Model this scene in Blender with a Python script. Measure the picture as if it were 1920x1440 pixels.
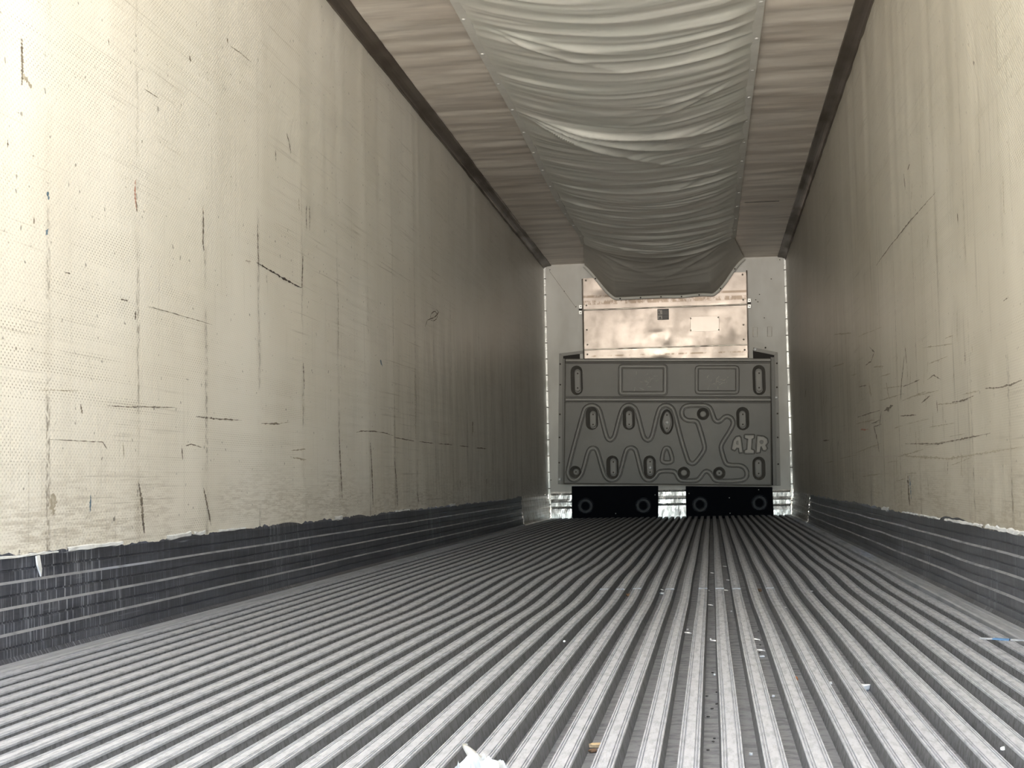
import bpy, bmesh, math, random
import numpy as np
from mathutils import Vector, Matrix

for o in list(bpy.data.objects):
    bpy.data.objects.remove(o)
SC = bpy.context.scene
COL = SC.collection
random.seed(7)
RNG = np.random.default_rng(11)

# ------------------------------------------------------------------ camera
# trailer axes: x across (0 = left liner, W = right liner), y along the trailer, z up
F, YAW, PITCH, ROLL = 2828.46, .1299, .0635, -.0199     # focal length in pixels of a 1920 px frame
CAM = np.array([1.6803, 0, .404])
W, L, ZC, YB = 2.5, 15.58, 2.635, -.45                   # width, front wall, ceiling height, rear opening
_cy, _sy, _cp, _sp = math.cos(YAW), math.sin(YAW), math.cos(PITCH), math.sin(PITCH)
FW = np.array([-_sy*_cp, _cy*_cp, _sp])
_r0 = np.array([_cy, _sy, 0.])
_u0 = np.cross(_r0, FW)
RI = math.cos(ROLL)*_r0 + math.sin(ROLL)*_u0
UP = -math.sin(ROLL)*_r0 + math.cos(ROLL)*_u0
cd = bpy.data.cameras.new('camera')
cd.sensor_width = 36
cd.lens = F/1920*36
cd.clip_start = .02
cam = bpy.data.objects.new('camera', cd)
COL.objects.link(cam)
m = Matrix.Identity(4)
for i in range(3):
    m[i][0], m[i][1], m[i][2], m[i][3] = RI[i], UP[i], -FW[i], CAM[i]
cam.matrix_world = m
SC.camera = cam


def hit(px, py, ax, v):
    """point where the ray through a photo pixel meets the plane axis ax = v"""
    d = FW + RI*(px-960)/F - UP*(py-720)/F
    return CAM + d*((v-CAM[ax])/d[ax])


# ------------------------------------------------------------------ sky, sun, exposure
world = bpy.data.worlds.new('World')
SC.world = world
world.use_nodes = True
wn = world.node_tree.nodes
sky = wn.new('ShaderNodeTexSky')
sky.sky_type = 'NISHITA'
sky.sun_disc = False                       # the sun stands over the trailer's front and never shines in
sky.sun_elevation = math.radians(52)
sky.sun_rotation = math.radians(-39)
sky.air_density, sky.dust_density, sky.ozone_density = 1.0, 1.0, 1.0
# below the horizon: the sunlit pale concrete yard (albedo .5 under this sky's sun), one even tone
wco = wn.new('ShaderNodeTexCoord')
wsp = wn.new('ShaderNodeSeparateXYZ')
wlt = wn.new('ShaderNodeMath')
wlt.operation = 'LESS_THAN'
wlt.inputs[1].default_value = 0
wmx = wn.new('ShaderNodeMix')
wmx.data_type = 'RGBA'
wmx.inputs[7].default_value = (18.0, 17.1, 15.4, 1)
wlk = world.node_tree.links
wlk.new(wco.outputs['Generated'], wsp.inputs[0])
wlk.new(wsp.outputs[2], wlt.inputs[0])
wlk.new(wlt.outputs[0], wmx.inputs[0])
wlk.new(sky.outputs[0], wmx.inputs[6])
wlk.new(wmx.outputs[2], wn['Background'].inputs[0])
wn['Background'].inputs[1].default_value = 1.0
pd = bpy.data.lights.new('rear_opening_portal', 'AREA')   # sampling guide for the daylight, gives no light itself
pd.shape = 'RECTANGLE'
pd.size, pd.size_y = W, ZC
pd.cycles.is_portal = True
portal = bpy.data.objects.new('rear_opening_portal', pd)
COL.objects.link(portal)
portal.location = (W/2, YB, ZC/2)
portal.rotation_euler = (math.pi/2, 0, 0)
SC.view_settings.view_transform = 'Standard'
SC.view_settings.look = 'None'
SC.view_settings.gamma = 1
SC.view_settings.use_curve_mapping = False
SC.view_settings.exposure = 0.88
SC.cycles.max_bounces = 9
SC.cycles.diffuse_bounces = 9
SC.cycles.glossy_bounces = 4
SC.cycles.sample_clamp_indirect = 0
SC.cycles.use_adaptive_sampling = True
SC.cycles.adaptive_threshold = .1


# ------------------------------------------------------------------ noise
def vnoise(u, v, seed):
    """smooth 2-D value noise in -1..1"""
    r = np.random.default_rng(seed)
    T = r.uniform(-1, 1, (256, 256))
    u, v = np.broadcast_arrays(np.asarray(u, float), np.asarray(v, float))
    iu, iv = np.floor(u).astype(int), np.floor(v).astype(int)
    fu, fv = u-iu, v-iv
    fu, fv = fu*fu*(3-2*fu), fv*fv*(3-2*fv)
    a, b = T[iu % 256, iv % 256], T[(iu+1) % 256, iv % 256]
    c, d = T[iu % 256, (iv+1) % 256], T[(iu+1) % 256, (iv+1) % 256]
    return (a*(1-fu)+b*fu)*(1-fv)+(c*(1-fu)+d*fu)*fv


def sstep(a, b, x):
    t = np.clip((np.asarray(x, float)-a)/(b-a), 0, 1)
    return t*t*(3-2*t)


# ------------------------------------------------------------------ node helpers
class Mat:
    def __init__(s, name, color=(.5, .5, .5), rough=.5, metal=0., spec=.5):
        s.m = bpy.data.materials.new(name)
        s.m.use_nodes = True
        s.t = s.m.node_tree
        s.b = s.t.nodes['Principled BSDF']
        s.b.inputs['Base Color'].default_value = (*color, 1)
        s.b.inputs['Roughness'].default_value = rough
        s.b.inputs['Metallic'].default_value = metal
        s.b.inputs['Specular IOR Level'].default_value = spec

    def n(s, kind, **kw):
        nd = s.t.nodes.new(kind)
        for k, v in kw.items():
            setattr(nd, k, v)
        return nd

    def put(s, sock, v):
        if hasattr(v, 'is_output'):
            s.t.links.new(v, sock)
        elif isinstance(v, (tuple, list)):
            sock.default_value = (*v, 1) if len(v) == 3 and len(sock.default_value) == 4 else v
        else:
            sock.default_value = v

    def math(s, op, a, b=0., c=None, clamp=False):
        nd = s.n('ShaderNodeMath', operation=op, use_clamp=clamp)
        s.put(nd.inputs[0], a)
        s.put(nd.inputs[1], b)
        if c is not None:
            s.put(nd.inputs[2], c)
        return nd.outputs[0]

    def xyz(s):
        if not hasattr(s, '_xyz'):
            s._co = s.n('ShaderNodeTexCoord').outputs['Object']
            sp = s.n('ShaderNodeSeparateXYZ')
            s.t.links.new(s._co, sp.inputs[0])
            s._xyz = sp.outputs
        return s._xyz

    def noise(s, scale, detail=3, rough=.5, vec=(1, 1, 1), off=(0, 0, 0), dist=0.):
        s.xyz()
        mp = s.n('ShaderNodeMapping')
        s.t.links.new(s._co, mp.inputs[0])
        mp.inputs['Scale'].default_value = vec
        mp.inputs['Location'].default_value = off
        nd = s.n('ShaderNodeTexNoise')
        s.t.links.new(mp.outputs[0], nd.inputs['Vector'])
        nd.inputs['Scale'].default_value = scale
        nd.inputs['Detail'].default_value = detail
        nd.inputs['Roughness'].default_value = rough
        nd.inputs['Distortion'].default_value = dist
        return nd.outputs['Fac']

    def ramp(s, v, a, b, lo=0., hi=1.):
        nd = s.n('ShaderNodeMapRange', interpolation_type='SMOOTHSTEP')
        s.put(nd.inputs[0], v)
        for i, k in enumerate((a, b, lo, hi)):
            nd.inputs[i+1].default_value = k
        return nd.outputs[0]

    def mix(s, f, a, b):
        nd = s.n('ShaderNodeMix', data_type='RGBA')
        s.put(nd.inputs[0], f)
        s.put(nd.inputs[6], a)
        s.put(nd.inputs[7], b)
        return nd.outputs[2]

    def color(s, c):
        s.put(s.b.inputs['Base Color'], c)

    def rough(s, r):
        s.put(s.b.inputs['Roughness'], r)

    def bump(s, h, strength=.3, dist=.01):
        nd = s.n('ShaderNodeBump')
        nd.inputs['Strength'].default_value = strength
        nd.inputs['Distance'].default_value = dist
        s.put(nd.inputs['Height'], h)
        s.t.links.new(nd.outputs[0], s.b.inputs['Normal'])


# ------------------------------------------------------------------ materials
def wall_material(name, sgn, streak, c1, c2):
    M = Mat(name, rough=.38, spec=.4)
    x, y, z = M.xyz()
    big = M.noise(.9, 4, .6)
    c = M.mix(M.ramp(big, .3, .7), c1, c2)
    # woven dimples, grime sitting in them
    d = M.math('MULTIPLY', M.math('COSINE', M.math('MULTIPLY', z, 2*math.pi/.0150)), M.math('COSINE', M.math('MULTIPLY', y, 2*math.pi/.0195)))
    dots = M.ramp(d, .42, .85)
    grime = M.math('MULTIPLY', M.ramp(M.noise(1.7, 3, .7, vec=(1, .5, 1.6), off=(3, 1, 2)), .40, .62), M.ramp(M.noise(1., 2, .7, vec=(1, .8, 30)), .38, .6))
    c = M.mix(M.math('MULTIPLY', dots, M.math('MULTIPLY_ADD', grime, .55, .24)), c, (.22, .19, .14))
    # long rub lines along the trailer
    r1 = M.ramp(M.noise(1., 3, .8, vec=(1, .8, 75)), .575, .70)
    r1 = M.math('MULTIPLY', r1, M.ramp(M.noise(.8, 2, off=(9, 4, 1)), .40, .62))
    c = M.mix(M.math('MULTIPLY', r1, .42), c, (.22, .185, .14))
    # vertical drips and smears
    r2 = M.ramp(M.noise(1., 4, .7, vec=(1, 17, .7), off=(0, 3, 0)), .58, .74)
    c = M.mix(M.math('MULTIPLY', r2, streak), c, (.26, .225, .17))
    # worn lines over the posts, every 0.61 m
    p = M.math('FRACT', M.math('ADD', M.math('DIVIDE', M.math('SUBTRACT', y, 3.665), .61), 20.5))
    wob = M.math('MULTIPLY', M.math('SUBTRACT', M.noise(3., 3, .6, vec=(1, .01, 1)), .5), .05)
    p = M.math('ABSOLUTE', M.math('ADD', M.math('SUBTRACT', p, .5), wob))
    line = M.ramp(p, .034, .004)
    halo = M.math('MULTIPLY', M.ramp(p, .085, .0), M.ramp(M.noise(2.6, 4, .8, vec=(1, 1, 1.2), off=(8, 8, 1)), .46, .64))
    halo = M.math('MULTIPLY', M.math('MULTIPLY', halo, M.ramp(z, 1.6, .3, .15, 1.)), M.math('MULTIPLY_ADD', dots, .6, .4))
    c = M.mix(M.math('MULTIPLY', halo, .55), c, (.24, .19, .125))
    brk = M.math('MULTIPLY', M.ramp(M.noise(2.2, 3, .6, vec=(1, .6, 1), off=(5, 0, 3)), .42, .56), M.ramp(M.noise(34, 2, .8, vec=(1, 2.5, 1)), .42, .62))
    low = M.ramp(z, 2.1, .3, .22, 1.)
    line = M.math('MULTIPLY', M.math('MULTIPLY', line, brk), low)
    c = M.mix(M.math('MULTIPLY', line, .75), c, (.13, .105, .075))
    # brown grime just above the kick plate
    g = M.math('MULTIPLY', M.ramp(z, .56, .25), M.ramp(M.noise(1.6, 3, .65, vec=(1, 1, 3), off=(6, 2, 2)), .36, .60))
    g = M.math('MULTIPLY', g, M.ramp(M.noise(95, 3, .8, vec=(1, .09, 1.0)), .42, .60))
    c = M.mix(M.math('MULTIPLY', g, .40), c, (.27, .215, .145))
    # darker handled zone halfway in
    hz = M.math('MULTIPLY', M.math('MULTIPLY', M.ramp(y, 6., 9.5), M.ramp(z, 1.75, 1.05)),
                M.ramp(M.noise(1.1, 4, .78, vec=(1, 5., .9), off=(2, 7, 4)), .38, .68))
    c = M.mix(M.math('MULTIPLY', hz, .30), c, (.2, .17, .13))
    # fine criss-cross scratches
    sv = M.ramp(M.noise(1., 2, .7, vec=(1, 55, 1.6), off=(1, 5, 2)), .60, .70)
    sv = M.math('MULTIPLY', sv, M.ramp(M.noise(.9, 2, .6, vec=(1, 1.2, 1.5), off=(4, 1, 9)), .42, .60))
    sv = M.math('MULTIPLY', sv, M.ramp(z, 2.1, 1.3))
    c = M.mix(M.math('MULTIPLY', sv, streak*1.7), c, (.17, .145, .115))
    # fine specks
    sp = M.ramp(M.noise(46, 1, .5, off=(1, 2, 3)), .735, .77)
    c = M.mix(M.math('MULTIPLY', sp, .6), c, (.10, .085, .07))
    M.color(c)
    M.bump(M.math('MULTIPLY', d, -.5), .25, .002)
    return M.m


def metal(name, col, rough, metallic, dirt, dcol, scale=8., vec=(1, 1, 1), bump=.15):
    M = Mat(name, col, rough, metallic)
    f = M.ramp(M.noise(scale, 3, .7, vec=vec), .42, .68)
    M.color(M.mix(M.math('MULTIPLY', f, dirt), col, dcol))
    M.rough(M.math('MULTIPLY_ADD', f, .25, rough))
    if bump > .15:
        M.bump(M.noise(scale*4, 2, .7, vec=vec), bump, .002)
    return M.m


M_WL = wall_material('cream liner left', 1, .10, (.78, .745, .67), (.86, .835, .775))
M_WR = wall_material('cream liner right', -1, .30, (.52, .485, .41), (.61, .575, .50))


def ceiling_material():
    M = Mat('ceiling liner', rough=.42, spec=.4)
    x, y, z = M.xyz()
    f = M.ramp(M.noise(1., 5, .65, vec=(1.3, 4.5, 1), dist=.6), .36, .68)
    c = M.mix(f, (.90, .835, .755), (.81, .73, .645))
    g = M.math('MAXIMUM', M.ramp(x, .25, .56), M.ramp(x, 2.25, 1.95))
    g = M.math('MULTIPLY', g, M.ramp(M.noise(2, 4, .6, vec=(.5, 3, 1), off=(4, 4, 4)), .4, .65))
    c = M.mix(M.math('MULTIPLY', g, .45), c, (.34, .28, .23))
    M.color(c)
    return M.m


M_CEIL = ceiling_material()


def fabric_material(name, c1, c2, rough=.55):
    M = Mat(name, rough=rough, spec=.35)
    f = M.noise(2.2, 5, .7, vec=(1, 1.4, 1))
    c = M.mix(M.ramp(f, .3, .7), c1, c2)
    s = M.ramp(M.noise(1., 6, .8, vec=(2.5, 14, 1), off=(2, 2, 0)), .58, .72)
    c = M.mix(M.math('MULTIPLY', s, .35), c, (.17, .15, .13))
    M.color(c)
    return M.m


M_CHUTE = fabric_material('chute fabric', (.74, .75, .69), (.81, .79, .735), .42)
M_BOOT = fabric_material('boot fabric', (.58, .565, .52), (.64, .615, .56))
M_HEM = fabric_material('hem webbing', (.80, .79, .74), (.70, .68, .63))
M_TRIM = metal('dark cove moulding', (.125, .10, .08), .38, .25, .5, (.08, .06, .045), 3, (1, .3, 1), .05)
M_RAILTOP = metal('worn rail metal', (.455, .475, .53), .45, .15, .6, (.255, .265, .295), 20, (4, .9, 1), .3)
M_RAILSIDE = metal('dull rail side', (.165, .172, .19), .6, .1, .7, (.095, .097, .10), 50, (1, 1.5, 1), .3)
M_PAN = metal('grimy floor pan', (.25, .262, .295), .5, .1, .75, (.13, .135, .145), 26, (1, 1.6, 1), .5)
M_FLANGE = metal('scuffed floor flange', (.40, .42, .46), .45, .2, .5, (.25, .26, .28), 9, (3, .3, 1), .2)


def scuff_material(name, base, light, amt):
    M = Mat(name, rough=.36, metal=.35)
    x, y, z = M.xyz()
    c = M.mix(M.ramp(M.noise(5, 5, .7, vec=(1, .4, 3)), .35, .7), base, tuple(v*1.9 for v in base))
    v = M.ramp(M.noise(1., 5, .8, vec=(1, 85, 2.2)), .50, .66)
    v = M.math('MULTIPLY', v, M.math('MAXIMUM', M.ramp(M.noise(1.5, 3, .6, vec=(1, 1, .6), off=(1, 1, 6)), .46, .62), M.ramp(y, 4.7, 3.4, .25, .9)))
    h = M.ramp(M.noise(1., 4, .75, vec=(1, 2, 90)), .60, .74)
    c = M.mix(M.math('MULTIPLY', M.math('MAXIMUM', v, M.math('MULTIPLY', h, .6)), amt), c, light)
    M.color(c)
    return M.m


M_SCUFF = scuff_material('dark kick plate', (.058, .062, .078), (.52, .56, .64), .85)
M_SCUFFR = scuff_material('grey kick plate', (.095, .10, .115), (.55, .58, .66), .85)
M_EDGE = metal('worn and lit kick plate edge', (.40, .42, .47), .4, .5, .5, (.14, .14, .15), 12, (1, .5, 1), .1)  # polished wear, plus the brightness of upward-facing ledges put into the colour
M_SILVER = metal('bright kick plate', (.62, .59, .55), .34, .7, .85, (.20, .17, .14), 7, (1, 4, 5), .2)
M_SILVERL = metal('bright left kick plate', (.92, .88, .82), .3, .45, .6, (.40, .35, .30), 6, (1, 3, 1.5), .1)
M_SILVERX = metal('bright front kick plate', (.90, .89, .88), .26, .75, .6, (.42, .40, .38), 9, (3, 1, 1), .25)
M_SEAL = metal('white sealant', (.80, .82, .84), .6, 0, .4, (.45, .45, .45), 20)
M_WHITE = metal('painted front wall', (.88, .86, .82), .42, 0, .22, (.6, .56, .5), 3.2, (1, 1, .5), .08)
M_BEAD = metal('bright corner angle', (.88, .87, .85), .25, .4, .2, (.5, .48, .45), 6)
M_DARK = Mat('dark cavity', (.03, .025, .022), .7).m  # for the clip rods and the painted shade behind the bulkhead top
M_DARKROD = metal('dark rivet', (.10, .085, .07), .5, .5, .3, (.05, .04, .03))
M_RIVET = metal('rivet head', (.42, .38, .33), .35, .8, .3, (.2, .17, .14))
M_BOLT = Mat('bright bolt head', (.95, .95, .95), .3, .2).m


def sheet_metal():
    M = Mat('evaporator sheet metal', (.80, .735, .68), .3, .85)
    x, y, z = M.xyz()
    f = M.ramp(M.noise(2.6, 5, .7), .35, .7)
    c = M.mix(f, (.40, .343, .308), (.33, .28, .245))
    def band(z0, hw, sc, lo):
        b = M.ramp(M.math('ABSOLUTE', M.math('SUBTRACT', z, z0-1.66)), hw, hw*.45)
        return M.math('MULTIPLY', b, M.ramp(M.noise(sc, 5, .75, vec=(1, 1, .6)), lo, lo+.12))
    b = M.math('MAXIMUM', band(2.285, .017, 4.5, .36), band(2.222, .030, 13, .40))
    b = M.math('MAXIMUM', b, band(1.665, .011, 5, .46))
    c = M.mix(M.math('MULTIPLY', b, .75), c, (.17, .12, .085))
    s = M.ramp(M.noise(24, 3, .6), .70, .76)
    c = M.mix(M.math('MULTIPLY', s, .4), c, (.3, .22, .15))
    M.color(c)
    M.rough(M.math('MULTIPLY_ADD', f, .14, .30))
    M.bump(M.noise(4, 2, .5), .04, .01)
    return M.m


M_SHEET = sheet_metal()
M_PLATE = Mat('bright name plate', (.47, .41, .37), .36, .85).m


def plastic(name, c1, c2, scr):
    M = Mat(name, rough=.42, spec=.45)
    c = M.mix(M.ramp(M.noise(2.5, 4, .6), .3, .7), c1, c2)
    s = M.ramp(M.noise(26, 4, .7, vec=(1, 1, .35)), .66, .76)
    c = M.mix(M.math('MULTIPLY', s, scr), c, (.36, .33, .30))
    M.color(c)
    return M.m


M_PLA = plastic('grey bulkhead plastic', (.235, .222, .203), (.265, .25, .23), .35)
M_PLAR = plastic('worn raised plastic', (.37, .35, .325), (.42, .40, .37), .5)
M_PLAL = plastic('worn letter plastic', (.50, .47, .43), (.62, .58, .53), .6)
M_PAD = plastic('mounting pad plastic', (.34, .32, .295), (.38, .36, .33), .3)
M_BLACK = Mat('black rubber panel', (.004, .005, .009), .7, 0, .08).m
M_RING = metal('scuffed black ring', (.016, .018, .026), .5, 0, .8, (.06, .068, .085), 30)
M_STICK = Mat('dark sticker print', (.055, .045, .04), .4).m
M_STICKL = Mat('pale sticker print', (.50, .45, .40), .4).m
M_MARK = metal('dark rub mark', (.15, .125, .10), .7, 0, .7, (.33, .29, .23), 40, bump=0)
M_MARK2 = metal('faint rub mark', (.36, .32, .25), .7, 0, .8, (.60, .56, .47), 60, bump=0)
M_MARKR = Mat('red pencil mark', (.45, .22, .16), .7).m
M_MARKB = Mat('blue paint mark', (.13, .20, .26), .7).m


# ------------------------------------------------------------------ object helpers
def tag(o, label=None, cat=None, group=None, kind=None):
    for k, v in (('label', label), ('category', cat), ('group', group), ('kind', kind)):
        if v:
            o[k] = v
    return o


def wl(o):
    p = Vector((0, 0, 0))
    while o is not None:
        p = p+o.location
        o = o.parent
    return p


def link(name, me, parent=None, loc=None):
    o = bpy.data.objects.new(name, me)
    COL.objects.link(o)
    if parent is not None:
        o.parent = parent
    if loc is not None:
        o.location = Vector(loc)-wl(parent)
    return o


def thing(name, loc, label, cat, group=None):
    o = bpy.data.objects.new(name, None)
    o.empty_display_size = .1
    COL.objects.link(o)
    o.location = loc
    return tag(o, label, cat, group)


def mesh(name, verts, faces, mats, parent=None, smooth=False, midx=None, origin=None):
    """one mesh object from world-space vertices"""
    V = np.asarray(verts, float)
    off = np.array(wl(parent)) if parent is not None else np.zeros(3)
    if origin is not None:
        off = np.array(origin, float)
    me = bpy.data.meshes.new(name)
    me.from_pydata((V-off).tolist(), [], [tuple(int(i) for i in f) for f in faces])
    for mt in (mats if isinstance(mats, (list, tuple)) else [mats]):
        me.materials.append(mt)
    if midx is not None:
        me.polygons.foreach_set('material_index', np.asarray(midx, np.int32))
    if smooth:
        me.polygons.foreach_set('use_smooth', np.ones(len(me.polygons), bool))
    me.update()
    return link(name, me, parent, origin)


def grid(name, P, mats, parent=None, smooth=True, midx=None, flip=False):
    nu, nv = P.shape[:2]
    i = np.arange(nu-1)[:, None]*nv+np.arange(nv-1)[None]
    q = np.stack([i, i+nv, i+nv+1, i+1], -1).reshape(-1, 4)
    if flip:
        q = q[:, ::-1]
    return mesh(name, P.reshape(-1, 3), q, mats, parent, smooth, midx)


def box(name, lo, hi, mat, parent=None, bev=0.):
    bm = bmesh.new()
    bmesh.ops.create_cube(bm, size=1)
    lo, hi = np.array(lo, float), np.array(hi, float)
    off = np.array(wl(parent))
    for v in bm.verts:
        v.co = Vector((lo+hi)/2-off+np.array(v.co)*(hi-lo))
    if bev:
        bmesh.ops.bevel(bm, geom=bm.edges[:], offset=bev, segments=2, affect='EDGES')
    me = bpy.data.meshes.new(name)
    bm.to_mesh(me)
    bm.free()
    me.materials.append(mat)
    return link(name, me, parent)


def prism(name, outer, holes, yf, yb, mat, parent=None, chamfer=0.):
    """plate standing across the trailer: (x, z) outline with holes, front face at yf, sides back to yb"""
    off = np.array(wl(parent)) if parent is not None else np.zeros(3)
    bm = bmesh.new()
    edges = []
    for loop in [outer]+list(holes):
        c = np.mean(loop, 0)
        lp = [np.array(p) for p in loop]
        front = lp
        if chamfer:
            s = 1 if loop is outer else -1
            front = [p-s*chamfer*(p-c)/(np.linalg.norm(p-c)+1e-9) for p in lp]
        a = [bm.verts.new((p[0]-off[0], yf-off[1], p[1]-off[2])) for p in front]
        b = [bm.verts.new((p[0]-off[0], yf+chamfer-off[1], p[1]-off[2])) for p in lp] if chamfer else a
        k = [bm.verts.new((p[0]-off[0], yb-off[1], p[1]-off[2])) for p in lp]
        n = len(lp)
        for i in range(n):
            j = (i+1) % n
            edges.append(bm.edges.new((a[i], a[j])))
            if chamfer:
                bm.faces.new((a[i], a[j], b[j], b[i]))
            bm.faces.new((b[i], b[j], k[j], k[i]))
    bmesh.ops.triangle_fill(bm, use_beauty=True, use_dissolve=False, edges=edges)
    bmesh.ops.recalc_face_normals(bm, faces=bm.faces[:])
    me = bpy.data.meshes.new(name)
    bm.to_mesh(me)
    bm.free()
    me.materials.append(mat)
    return link(name, me, parent)


def stadium(c, hw, hh, n=8):
    """upright rounded slot outline around c"""
    s = hh-hw
    a = np.linspace(0, math.pi, n+1)
    up = [(c[0]+hw*math.cos(t), c[1]+s+hw*math.sin(t)) for t in a]
    dn = [(c[0]-hw*math.cos(t), c[1]-s-hw*math.sin(t)) for t in a]
    return up+dn if s > 1e-6 else up[:-1]+dn[:-1]


def ridge(name, path, closed, w, h, yf, mat, parent=None, top=.42):
    """raised moulding following an (x, z) path on a plate facing the camera"""
    P = np.array(path, float)
    n = len(P)
    if closed:
        T = np.roll(P, -1, 0)-np.roll(P, 1, 0)
    else:
        T = np.gradient(P, axis=0)
    T /= np.linalg.norm(T, axis=1)[:, None]+1e-9
    N = np.stack([-T[:, 1], T[:, 0]], 1)
    prof = [(-w/2, 0), (-w/2*top, h), (w/2*top, h), (w/2, 0)]
    V = np.zeros((n, 4, 3))
    for k, (a, b) in enumerate(prof):
        V[:, k, 0] = P[:, 0]+N[:, 0]*a
        V[:, k, 2] = P[:, 1]+N[:, 1]*a
        V[:, k, 1] = yf-b
    f = []
    for i in range(n if closed else n-1):
        j = (i+1) % n
        for k in range(3):
            f.append((i*4+k, j*4+k, j*4+k+1, i*4+k+1))
    if not closed:
        f += [(0, 1, 2, 3), ((n-1)*4+3, (n-1)*4+2, (n-1)*4+1, (n-1)*4)]
    return mesh(name, V.reshape(-1, 3), f, mat, parent, False)


def chaikin(p, closed=True, it=2):
    P = np.array(p, float)
    for _ in range(it):
        if closed:
            Q = np.roll(P, -1, 0)
            P = np.stack([P*.75+Q*.25, P*.25+Q*.75], 1).reshape(-1, 2)
        else:
            P = np.vstack([P[:1], np.stack([P[:-1]*.75+P[1:]*.25, P[:-1]*.25+P[1:]*.75], 1).reshape(-1, 2), P[-1:]])
    return P


def along_y(name, prof, ys, mats, parent=None, warp=None, midx=None, closed=False, smooth=False):
    """sweep an (x, z) profile along the trailer; warp(P) may bend it"""
    n = len(prof)
    P = np.zeros((len(ys), n+(1 if closed else 0), 3))
    for k in range(P.shape[1]):
        P[:, k, 0], P[:, k, 2] = prof[k % n]
    P[:, :, 1] = np.asarray(ys)[:, None]
    if warp is not None:
        P = warp(P)
    mi = np.tile(midx, len(ys)-1) if midx is not None else None
    return grid(name, P, mats, parent, smooth, mi)


def dome_mesh(name, r, h, mat, seg=10):
    """flat-bottomed rivet head whose axis points to -y"""
    v = [(0, -h, 0)]
    for rr, hh in ((.55, .85), (.9, .45), (1, 0)):
        v += [(r*rr*math.cos(t*2*math.pi/seg), -h*hh, r*rr*math.sin(t*2*math.pi/seg)) for t in range(seg)]
    f = [(0, 1+i, 1+(i+1) % seg) for i in range(seg)]
    for k in range(2):
        a = 1+k*seg
        f += [(a+i, a+seg+i, a+seg+(i+1) % seg, a+(i+1) % seg) for i in range(seg)]
    me = bpy.data.meshes.new(name)
    me.from_pydata(v, [], f)
    me.materials.append(mat)
    me.polygons.foreach_set('use_smooth', np.ones(len(f), bool))
    return me


# ================================================================== SETTING
M_GOUGE = metal('dark gouge', (.055, .042, .035), .7, 0, .5, (.12, .10, .08), 40, bump=0)

# ---- floor: grimy pan with 38 raised rails, dented by years of forklifts
def dent(x, y):
    x, y = np.asarray(x, float), np.asarray(y, float)
    k = sstep(.25, .95, x)*(1-.5*sstep(2., 2.4, x))
    d = -.012*np.exp(-np.abs((y-5.1-.35*(x-1.3))/.75)**1.5)-.006*np.exp(-np.abs((y-7.4)/.6)**1.5)
    d = d+.004*np.exp(-((y-6.25)/.35)**2)
    return d*k+.0014*vnoise(y*1.3, x*3, 3)*sstep(.1, .5, x)


def floor_warp(P):
    P = P.copy()
    P[..., 2] += dent(P[..., 0], P[..., 1])
    P[..., 0] += .0016*vnoise(P[..., 1]*.8, np.round(P[..., 0].mean()/.06)*7.3, 5)
    return P


YS = np.unique(np.concatenate([np.linspace(YB, 3.5, 12), np.linspace(3.5, 9, 60), np.linspace(9, L-.015, 16)]))
xs = np.linspace(.028, W-.028, 50)
P = np.zeros((len(YS), 50, 3))
P[..., 0], P[..., 1] = xs[None], YS[:, None]
P[..., 2] = -.029
P[..., 2] += dent(P[..., 0], P[..., 1])
floor = tag(grid('floor', P, M_PAN, None, True), kind='structure')
half = [(.0190, -.0295), (.0176, -.022), (.0146, -.0050), (.0158, -.0046), (.0158, -.0008), (.0151, 0), (.0134, 0), (.0130, -.0026),
        (.0114, -.0026), (.0110, 0), (.0094, 0), (.0090, -.0026), (.0076, -.0026), (.0072, 0)]
rail_prof = [(-a, b) for a, b in half]+[(a, b) for a, b in half[::-1]]
rmid = [1]*2+[1]+[0]*(len(rail_prof)-7)+[1]*3
for k in range(-25, 13):
    xr = 1.6385+k*.0605
    along_y('floor_rail', [(xr+a, b) for a, b in rail_prof], YS, [M_RAILTOP, M_RAILSIDE], floor, floor_warp, rmid)
for x0, x1, s in ((.030, .096, 1), (2.470, 2.404, -1)):
    pr = [(x0, -.004), (x0+s*.012, -.0005), (x0+s*.03, 0), (x0+s*.032, -.0015), (x0+s*.034, 0), (x1-s*.004, .0), (x1, -.003), (x1, -.029)]
    along_y('floor_flange', pr, YS, M_FLANGE, floor)
for k in (-6, -5, -4, -2, 0, 1, 2, 4):        # weld beads where two floor sections meet
    xr = 1.6385+k*.0605
    yj = 5.62+.02*random.uniform(-1, 1)
    zj = float(dent(xr, yj))
    box('weld_bead', (xr-.0165, yj-.004, zj-.004), (xr+.0165, yj+.004, zj+.0018), M_FLANGE, floor, .001)

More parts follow.
